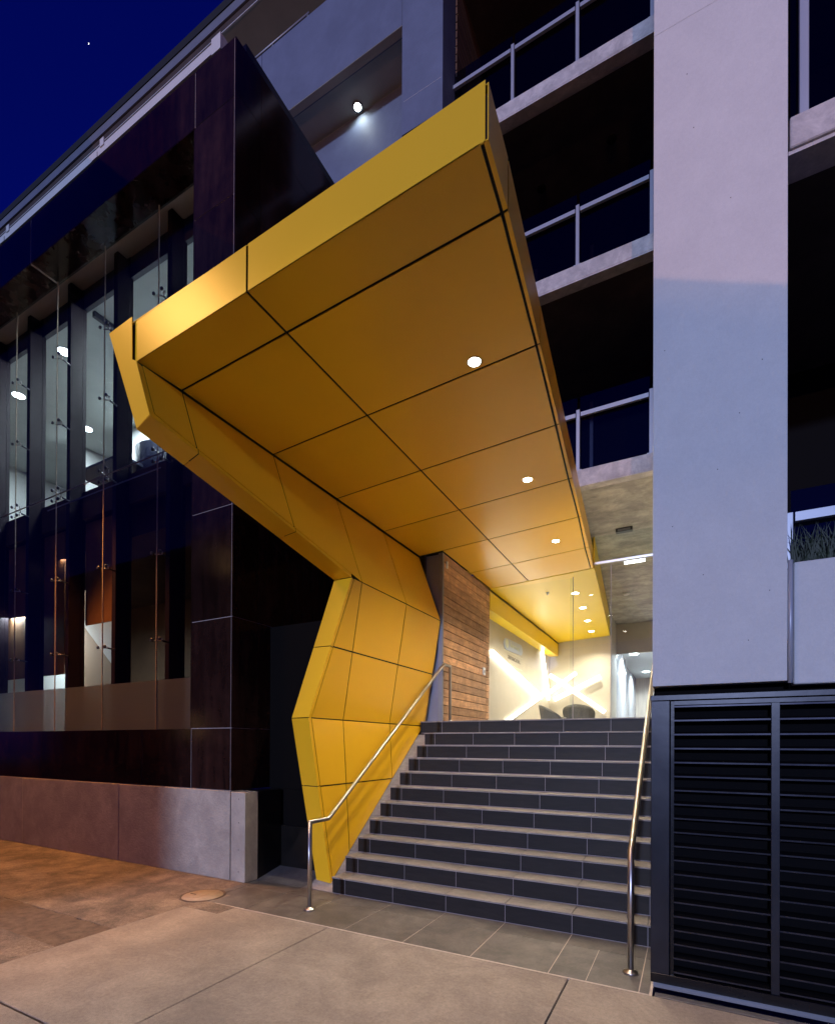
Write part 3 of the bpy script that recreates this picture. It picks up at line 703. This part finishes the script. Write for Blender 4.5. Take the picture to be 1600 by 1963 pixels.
lamp('soffit_lamp', 'SPOT', (-2.0, 2.98, 13.09), 9, (.85, .97, .95), (-2, 2.7, 10), .03, 165, .5)

# balustrades
mat('rail_paint', (.34, .36, .42), .4, .2, .04)
def balustrade(z, xs_, x0, x1, y, label, hpost=.87, grp='glass balustrades of the recessed balconies', gh=1.08, zr=.80):
    b = thing('glass_balustrade', ((x0+x1)/2, y, z), label, 'balustrade', grp)
    for x in xs_:
        p = box('post', (x-.024, y, z+.012), (x+.024, y+.05, z+hpost), 'rail_paint', b, bev=.003)
        box('base_plate', (x-.05, y-.012, z+.0), (x+.05, y+.07, z+.012), 'rail_paint', p)
    e = sorted([x0]+list(xs_)+[x1])
    for a, c in zip(e[:-1], e[1:]):
        if c-a < .08: continue
        box('top_rail', (a+.035 if a in xs_ else a, y+.005, z+zr-.028), (c-.035 if c in xs_ else c, y+.045, z+zr+.028), 'rail_paint', b)
        box('glass_pane', (a+.02, y+.062, z+.04), (c-.02, y+.072, z+gh), 'pane_dark', b)
balustrade(11.34, [-.09, .92, 1.87, 2.84], -.09, 3.07, 2.87, 'glass balcony balustrade on the highest balcony in view')
balustrade(8.43, [.0, .94, 1.88, 2.84], -.05, 3.07, 2.87, 'glass balcony balustrade on the middle balcony')
balustrade(5.51, [.0, .94, 1.895, 2.84], -.05, 3.07, 2.87, 'glass balcony balustrade on the lowest balcony above the lobby')
balustrade(5.51, [3.912], 3.83, 7, -.68, 'glass balustrade right of the big white column, upper balcony', .95*1.2, 'balustrades right of the column', 1.3, 1.6)

# white column
wc = thing('white_column', (3.45, -.7, 2.0), 'tall pale rendered column right of the stairs', 'column')
for z0, z1 in ((2.035, 6.478), (6.479, 9.2), (9.201, 16)): box('column_segment', (3.072, -.735, z0), (3.822, 3.4, z1), 'paint_white', wc, bev=.0015)

for dx, z in ((.24, 5.72), (.45, 5.15), (.62, 4.05), (.12, 3.1), (.38, 3.42), (.55, 2.3), (.3, 2.75), (.66, 2.6), (.2, 6.1), (.5, 3.75), (.07, 4.3)):
    lathe('surface_pore', [(.003, 0), (.003, .002)], (3.072+dx, -.7365, z), 'joint_grey', wc, 8, 'y')
# right bay
rb_ = thing('right_bay', (5, 0, 2), 'pale bay with planter wall and slab edge right of the column', 'building')
box('slab_edge', (3.835, -.72, 5.315), (8, -.5, 5.508), 'lip_concrete', rb_, bev=.006)
box('slab_drip', (3.829, -.70, 5.29), (8, -.5, 5.3145), 'lip_concrete', rb_)
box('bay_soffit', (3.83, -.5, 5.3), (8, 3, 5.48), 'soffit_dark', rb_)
box('planter_wall', (3.856, -.72, 2.012), (8, -.60, 2.758), 'paint_white', rb_, bev=.006)
box('bay_floor', (3.83, -.60, 2.0), (8, 3, 2.2), 'lip_concrete', rb_)
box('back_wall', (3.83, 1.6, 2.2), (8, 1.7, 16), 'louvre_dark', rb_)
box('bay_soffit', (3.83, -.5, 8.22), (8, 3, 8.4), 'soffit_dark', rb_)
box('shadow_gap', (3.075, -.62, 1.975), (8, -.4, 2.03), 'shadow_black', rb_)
tube_path('downpipe', [(3.838, -.728, 2.02), (3.838, -.728, 2.77)], .014, 'rail_paint', rb_, 12)
balustrade(2.30, [3.850], 3.83, 7, -.58, 'glass balustrade behind the grassy planter right of the column', .82, 'balustrades right of the column', .98, .79)
# planter grass
gv = []; gf = []
for i in range(2600):
    x = random.uniform(3.86, 6.5); y = random.uniform(-.59, -.50); a = random.uniform(0, 6.28); h = random.uniform(.10, .34); w_ = .0035
    lean = random.uniform(.02, .22); dx, dy = math.cos(a)*lean, math.sin(a)*lean*.4-.02
    b0 = len(gv); z = 2.72
    gv += [(x-w_, y, z), (x+w_, y, z), (x+dx*.4+w_, y+dy*.4, z+h*.6), (x+dx*.4-w_, y+dy*.4, z+h*.6), (x+dx, y+dy, z+h*(.75 if lean > .15 else 1))]
    gf += [(b0, b0+1, b0+2, b0+3), (b0+3, b0+2, b0+4)]
tag(mesh_obj('planter_grass', gv, gf, 'leaf'), 'dark strappy grass filling the planter right of the column', 'grass', kind='stuff')
box('planter_soil', (3.86, -.6, 2.4), (8, -.49, 2.72), 'asphalt_patch', rb_)

# ================================================================== LOUVRE SCREEN
ls = thing('louvre_screen', (4, -.73, 0), 'black metal louvre gate below the white column', 'louvre screen')
LY = -.735
box('frame_stile', (3.064, LY, .04), (3.178, LY+.12, 1.935), 'frame_black', ls, bev=.003)
box('frame_head', (3.06, LY-.006, 1.937), (8, LY+.12, 1.972), 'frame_black', ls, bev=.002)
box('inner_stile', (3.184, LY+.012, .10), (3.204, LY+.08, 1.93), 'louvre_black', ls)
box('inner_head', (3.204, LY+.012, 1.905), (8, LY+.08, 1.931), 'frame_black', ls)
for k in range(6): box('mullion', (3.742+k*.60, LY+.006, .10), (3.787+k*.60, LY+.08, 1.904), 'frame_black', ls, bev=.002)
box('frame_sill', (3.064, LY-.004, .035), (8, LY+.10, .10), 'louvre_black', ls, bev=.003)
box('floor_track', (3.08, LY+.004, .0), (8, LY+.02, .0345), 'channel_steel', ls)
bays = [(3.204, 3.741)]+[(3.788+k*.60, 4.341+k*.60) for k in range(3)]
for x0, x1 in bays:
    for i in range(20):
        z = .115+i*.0935
        bl = prism('louvre_blade', [(x0, LY+.020, z), (x0, LY+.020, z+.006), (x0, LY+.075, z+.022), (x0, LY+.075, z+.016)], (x1-x0, 0, 0), 'louvre_dark', ls)
        box('blade_lip', (x0, LY+.016, z-.002), (x1, LY+.0195, z+.008), 'blade_edge_lit', bl)  # paler lip colour paints the highlight line along each blade
box('screen_back', (3.07, LY+.122, .0), (8, LY+.14, 1.97), 'louvre_dark', ls)
box('side_wall', (3.064, LY+.15, 0), (3.07, 5, 1.99), 'granite_base', ls)

# ================================================================== LOBBY
lb = thing('lobby', (1.2, 8, 1.99), 'brightly lit lobby interior behind the frameless glass', 'lobby')
box('lobby_floor', (-.5, 4.9, 1.9), (3.9, 21, 1.985), 'lobby_floor', lb)
box('side_wall', (-.45, 4.78, 1.985), (-.35, 10.6, 5.3), 'lobby_wall', lb)
box('back_wall', (-.45, 10.6, 1.985), (1.345, 10.7, 5.29), 'lobby_wall', lb)
box('bulkhead', (-.35, 4.80, 4.245), (-.10, 10.59, 4.60), 'lobby_yellow', lb)
prism('yellow_ceiling', [(-.10, 4.80, sz(-.1)), (1.80, 4.80, sz(1.8)), (1.30, 10.59, sz(1.3)), (-.10, 10.59, sz(-.1))], (0, 0, .05), 'lobby_yellow', lb)
prism('ceiling_fascia', [(1.802, 4.80, sz(1.8)), (1.302, 10.59, sz(1.3)), (1.302, 10.59, 5.29), (1.802, 4.80, 5.29)], (.02, 0, 0), 'lobby_yellow', lb)
box('corridor_bulkhead', (1.346, 11.9, 4.40), (3.9, 12.0, 5.29), 'lobby_wall', lb)
box('corridor_wall', (1.2, 10.7, 1.985), (1.345, 11.9, 5.29), 'lobby_wall', lb)
box('corridor_wall', (1.2, 11.9, 1.985), (1.345, 14.6, 4.65), 'corridor_panel', lb)
box('door_post', (1.15, 14.7, 1.985), (1.22, 15.8, 4.62), 'room_blue', lb)
box('corridor_wall', (1.1, 15.9, 1.985), (1.2, 20, 4.65), 'corridor_panel', lb)
box('corridor_end', (1.1, 20, 1.985), (4, 20.1, 4.65), 'corridor_wood', lb)
box('corridor_ceiling', (1.1, 12.0, 4.62), (4, 20, 4.7), 'room_wall', lb)
box('corridor_side', (3.6, 5, 1.985), (3.7, 20, 5.29), 'corridor_wood', lb)
ge = thing('glass_entry', (1.5, 4.8, 1.99), 'frameless glass entry wall at the top of the stairs', 'glass door')
box('head_rail', (1.805, 4.775, 4.80), (3.07, 4.83, 4.835), 'steel', ge)
for a, c in ((-.09, 1.385), (1.46, 2.09), (2.10, 3.07)):
    box('glass_pane', (a+.004, 4.80, 1.995), (c-.004, 4.812, 4.62 if c < 1.6 else 4.64 if c < 2.0 else 4.795), 'pane_clear', ge)
box('glass_pane', (1.81, 4.80, 4.84), (3.07, 4.812, 5.285), 'pane', ge)
for x in (1.458, 2.094): box('pane_edge', (x-.004, 4.797, 1.995), (x+.004, 4.815, 4.64 if x < 1.8 else 4.79), 'grout_cool', ge)
box('glass_fin', (1.39, 4.83, 1.995), (1.455, 4.84, 4.63), 'pane', ge)
# tube lights
def tubel(name, a, b_, wd, m, label):
    a = Vector(a); b_ = Vector(b_); d = (b_-a).normalized(); n = Vector((0, 1, 0)) if abs(d.x) > .2 else Vector((1, 0, 0))
    u = d.cross(n).normalized()*wd/2
    t = thing('tube_light', tuple((a+b_)/2), label, 'tube light', 'crossed light tubes in the lobby')
    prism('light_bar', [a-u, a+u, b_+u, b_-u], n*(-.05 if n.y else .05), m, t)
tubel('t', (-.34, 5.50, 3.56), (-.34, 9.50, 2.96), .09, 'tube_emit', 'glowing tube sloping down the lobby side wall toward the chairs')
tubel('t', (-.34, 9.62, 4.24), (-.34, 10.40, 2.98), .09, 'tube_emit', 'glowing tube dropping steeply from the yellow bulkhead in the corner')
tubel('t', (-.34, 6.45, 2.16), (-.34, 10.2, 3.17), .08, 'tube_soft', 'glowing tube rising from the floor along the lobby side wall')
tubel('t', (-.32, 10.55, 3.20), (.423, 10.55, 3.717), .10, 'tube_soft', 'short glowing tube at the upper left of the lobby back wall')
tubel('t', (-.32, 10.52, 3.697), (1.213, 10.52, 2.566), .11, 'tube_soft', 'glowing tube falling from left to right across the lobby back wall')
tubel('t', (-.18, 10.49, 2.969), (1.099, 10.49, 3.559), .11, 'tube_soft', 'glowing tube rising toward the right on the lobby back wall')
for i, (x, y) in enumerate(((1.255, 6.04), (1.196, 7.229), (1.085, 8.487), (.975, 9.692))):
    t = thing('lobby_downlight', (x, y, sz(x)), ['nearest of the row of lobby ceiling downlights', 'second lobby ceiling downlight from the glass', 'third lobby ceiling downlight from the glass', 'farthest lobby ceiling downlight near the back wall'][i], 'downlight', 'downlights in the yellow lobby ceiling')
    lathe('trim_ring', [(.075, 0), (.08, -.004), (.065, -.004)], (x, y, sz(x)-.001), 'white_plastic', t, 18)
    lathe('lamp_disc', [(.001, -.005), (.065, -.005), (.066, -.002)], (x, y, sz(x)-.001), 'downlight_emit', t, 18)
    lamp('lobby_lamp', 'SPOT', (x, y, sz(x)-.03), 270, (1, .91, .74), (x, y, 0), .05, 140, .6)
for i, (x, y) in enumerate(((1.70, 13.4), (1.75, 17.9), (2.6, 13.9))):
    t = thing('corridor_light', (x, y, 4.61), ['near cool corridor ceiling light', 'far cool corridor ceiling light', 'cool corridor ceiling light hidden by the column'][i], 'ceiling light', 'cool corridor lights')
    lathe('lamp_disc', [(.001, 0), (.12, 0), (.13, .01)], (x, y, 4.60), 'cool_emit', t, 18)
    lamp('corridor_lamp', 'SPOT', (x, y, 4.59), 800, (.75, .9, 1), (x, y, 0), .06, 165, .5)
sp = thing('sprinkler', (.788, 5.67, 4.68), 'small white sprinkler rose on the yellow lobby ceiling', 'sprinkler')
lathe('rose', [(.03, 0), (.03, -.01), (.01, -.02), (.01, -.04), (.02, -.045)], (.788, 5.67, sz(.788)), 'white_plastic', sp, 14)
sd_ = thing('smoke_detector', (1.83, 9.7, 5.29), 'white smoke detector on the concrete lobby ceiling', 'smoke detector')
lathe('detector_body', [(.08, 0), (.08, -.03), (.05, -.05)], (1.95, 8.6, 5.295), 'white_plastic', sd_, 16)
el_ = thing('emergency_light', (2.4, 5.08, 5.25), 'dark framed emergency light on the concrete soffit', 'light fitting')
box('fitting_frame', (2.19, 4.62, 5.235), (2.45, 4.72, 5.293), 'dark_plastic', el_); box('fitting_lens', (2.22, 4.612, 5.245), (2.42, 4.62, 5.275), 'channel_steel', el_)
fl = thing('fluorescent_light', (2.4, 5.1, 4.9), 'slim white fluorescent light just inside the glass head rail', 'fluorescent light')
box('diffuser', (2.29, 4.95, 4.80), (2.62, 5.02, 4.83), 'fluoro', fl)
# unseen lamp added behind the column to brighten the raw soffit
lamp('soffit_fill', 'SPOT', (3.0, 3.2, 2.5), 110, (1, .88, .68), (2.2, 4.0, 5.3), .05, 110, .8)
# lounge chairs
def lounge(c, ang, label, s=1.0):
    t = thing('lounge_chair', c, label, 'chair', 'grey lounge chairs in the lobby')
    vs = []; fs = []; n = 24; rows_ = 7
    for j in range(rows_):
        h = j/(rows_-1)
        for i in range(n+1):
            a = math.radians(-120+240*i/n)+ang
            top = .62*(.45+.55*math.cos((i/n-.5)*math.pi)**.8)
            rr = (.30+.08*h)*s
            vs.append((c[0]+rr*math.cos(a), c[1]+rr*math.sin(a), c[2]+.12+(top*s-.12)*h))
    m0 = len(vs)
    for j in range(rows_):
        h = j/(rows_-1)
        for i in range(n+1):
            a = math.radians(-120+240*i/n)+ang; top = .62*(.45+.55*math.cos((i/n-.5)*math.pi)**.8); rr = (.25+.08*h)*s
            vs.append((c[0]+rr*math.cos(a), c[1]+rr*math.sin(a), c[2]+.12+(top*s-.12)*h))
    for b0 in (0, m0):
        for j in range(rows_-1):
            for i in range(n): k = b0+j*(n+1)+i; fs.append((k, k+1, k+n+2, k+n+1))
    for i in range(n): k = (rows_-1)*(n+1)+i; fs.append((k, k+1, m0+k+1, m0+k)); fs.append((i, i+1, m0+i+1, m0+i))
    for e in (0, n):
        for j in range(rows_-1): k = j*(n+1)+e; fs.append((k, k+n+1, m0+k+n+1, m0+k))
    mesh_obj('shell', vs, fs, 'chair_fabric', t, smooth=True)
    lathe('seat', [(.27*s, .12), (.29*s, .28), (.25*s, .32)], c, 'chair_fabric', t, 24)
    lathe('base', [(.18*s, .0), (.18*s, .02), (.03, .03), (.03, .12)], c, 'steel', t, 20)
lounge((.45, 7.8, 1.987), math.pi*1.05, 'left grey tub chair in the lobby with its high back to the wall')
lounge((.93, 8.2, 1.987), -math.pi*.5, 'right grey tub chair in the lobby with rounded back to the stairs', 1.0)
# wall signs
def text_obj(name, s, size, loc, m, parent, depth=.004, xs=1.0):
    cu = bpy.data.curves.new('t', 'FONT'); cu.body = s; cu.size = size; cu.extrude = depth; cu.align_x = 'CENTER'; cu.align_y = 'CENTER'
    o = bpy.data.objects.new('t', cu); COL.objects.link(o)
    dg = bpy.context.evaluated_depsgraph_get(); me = bpy.data.meshes.new_from_object(o.evaluated_get(dg)); bpy.data.objects.remove(o)
    me.materials.clear(); me.materials.append(MATS[m])
    # text x -> +Y, text y -> +Z, faces +X
    me.transform(Matrix(((0, 0, 1, 0), (xs, 0, 0, 0), (0, 1, 0, 0), (0, 0, 0, 1))))
    q = bpy.data.objects.new(name, me); COL.objects.link(q); q.location = Vector(loc)-world_loc(parent); q.parent = parent
s1 = thing('wall_sign', (-.345, 7.0, 3.9), 'pale blue rounded tenant sign high on the lobby side wall', 'sign')
pts = []
for cx_, a0 in ((7.62, -90), (6.52, 90)):
    for k in range(9): a = math.radians(a0+k*22.5); pts.append((-.348, cx_+.17*math.cos(a), 3.93+.13*math.sin(a)+(.02 if cx_ > 7 else -.02)))
prism('sign_plate', pts, (.012, 0, 0), 'logo_blue', s1)
lathe('sign_emblem', [(.10, 0), (.10, .008)], (-.336, 6.56, 3.92), 'logo_pale', s1, 18, 'x')
text_obj('sign_lettering', 'kernel', .17, (-.334, 7.15, 3.94), 'logo_pale', s1, .004, 1.6)
s2 = thing('wall_sign', (-.345, 7.1, 3.6), 'grey lettered tenant name below the blue sign', 'sign')
text_obj('sign_lettering', 'anacon.', .19, (-.342, 7.16, 3.66), 'logo_grey', s2, .003, 1.7)
for z in (3.76, 3.47): box('sign_line', (-.35, 6.4, z), (-.346, 7.8, z+.008), 'logo_pale', s2)

# ================================================================== across the street (seen only as reflections; shaped to shade the left building)
ob = thing('opposite_building', (-12, -17, 0), 'dim out-of-view building across the street, sized to shade the granite front', 'building')
box('facade', (-40, -20, 0), (-1.7, -17, 14.3), 'facade_far', ob)
for i in range(6):
    for j in range(4):
        if (i*7+j*3) % 4 == 0: box('window', (-24+i*2.7, -17.0, 2+j*3.2), (-22.6+i*2.7, -16.98, 3.4+j*3.2), 'win_warm', ob)
star = tag(lathe('star', [(.05, -.9), (.3, 0), (.05, .9)], (-512.9, 281.4, 681.2), 'star_emit', None, 8), 'tiny bright star in the upper left sky', 'star')
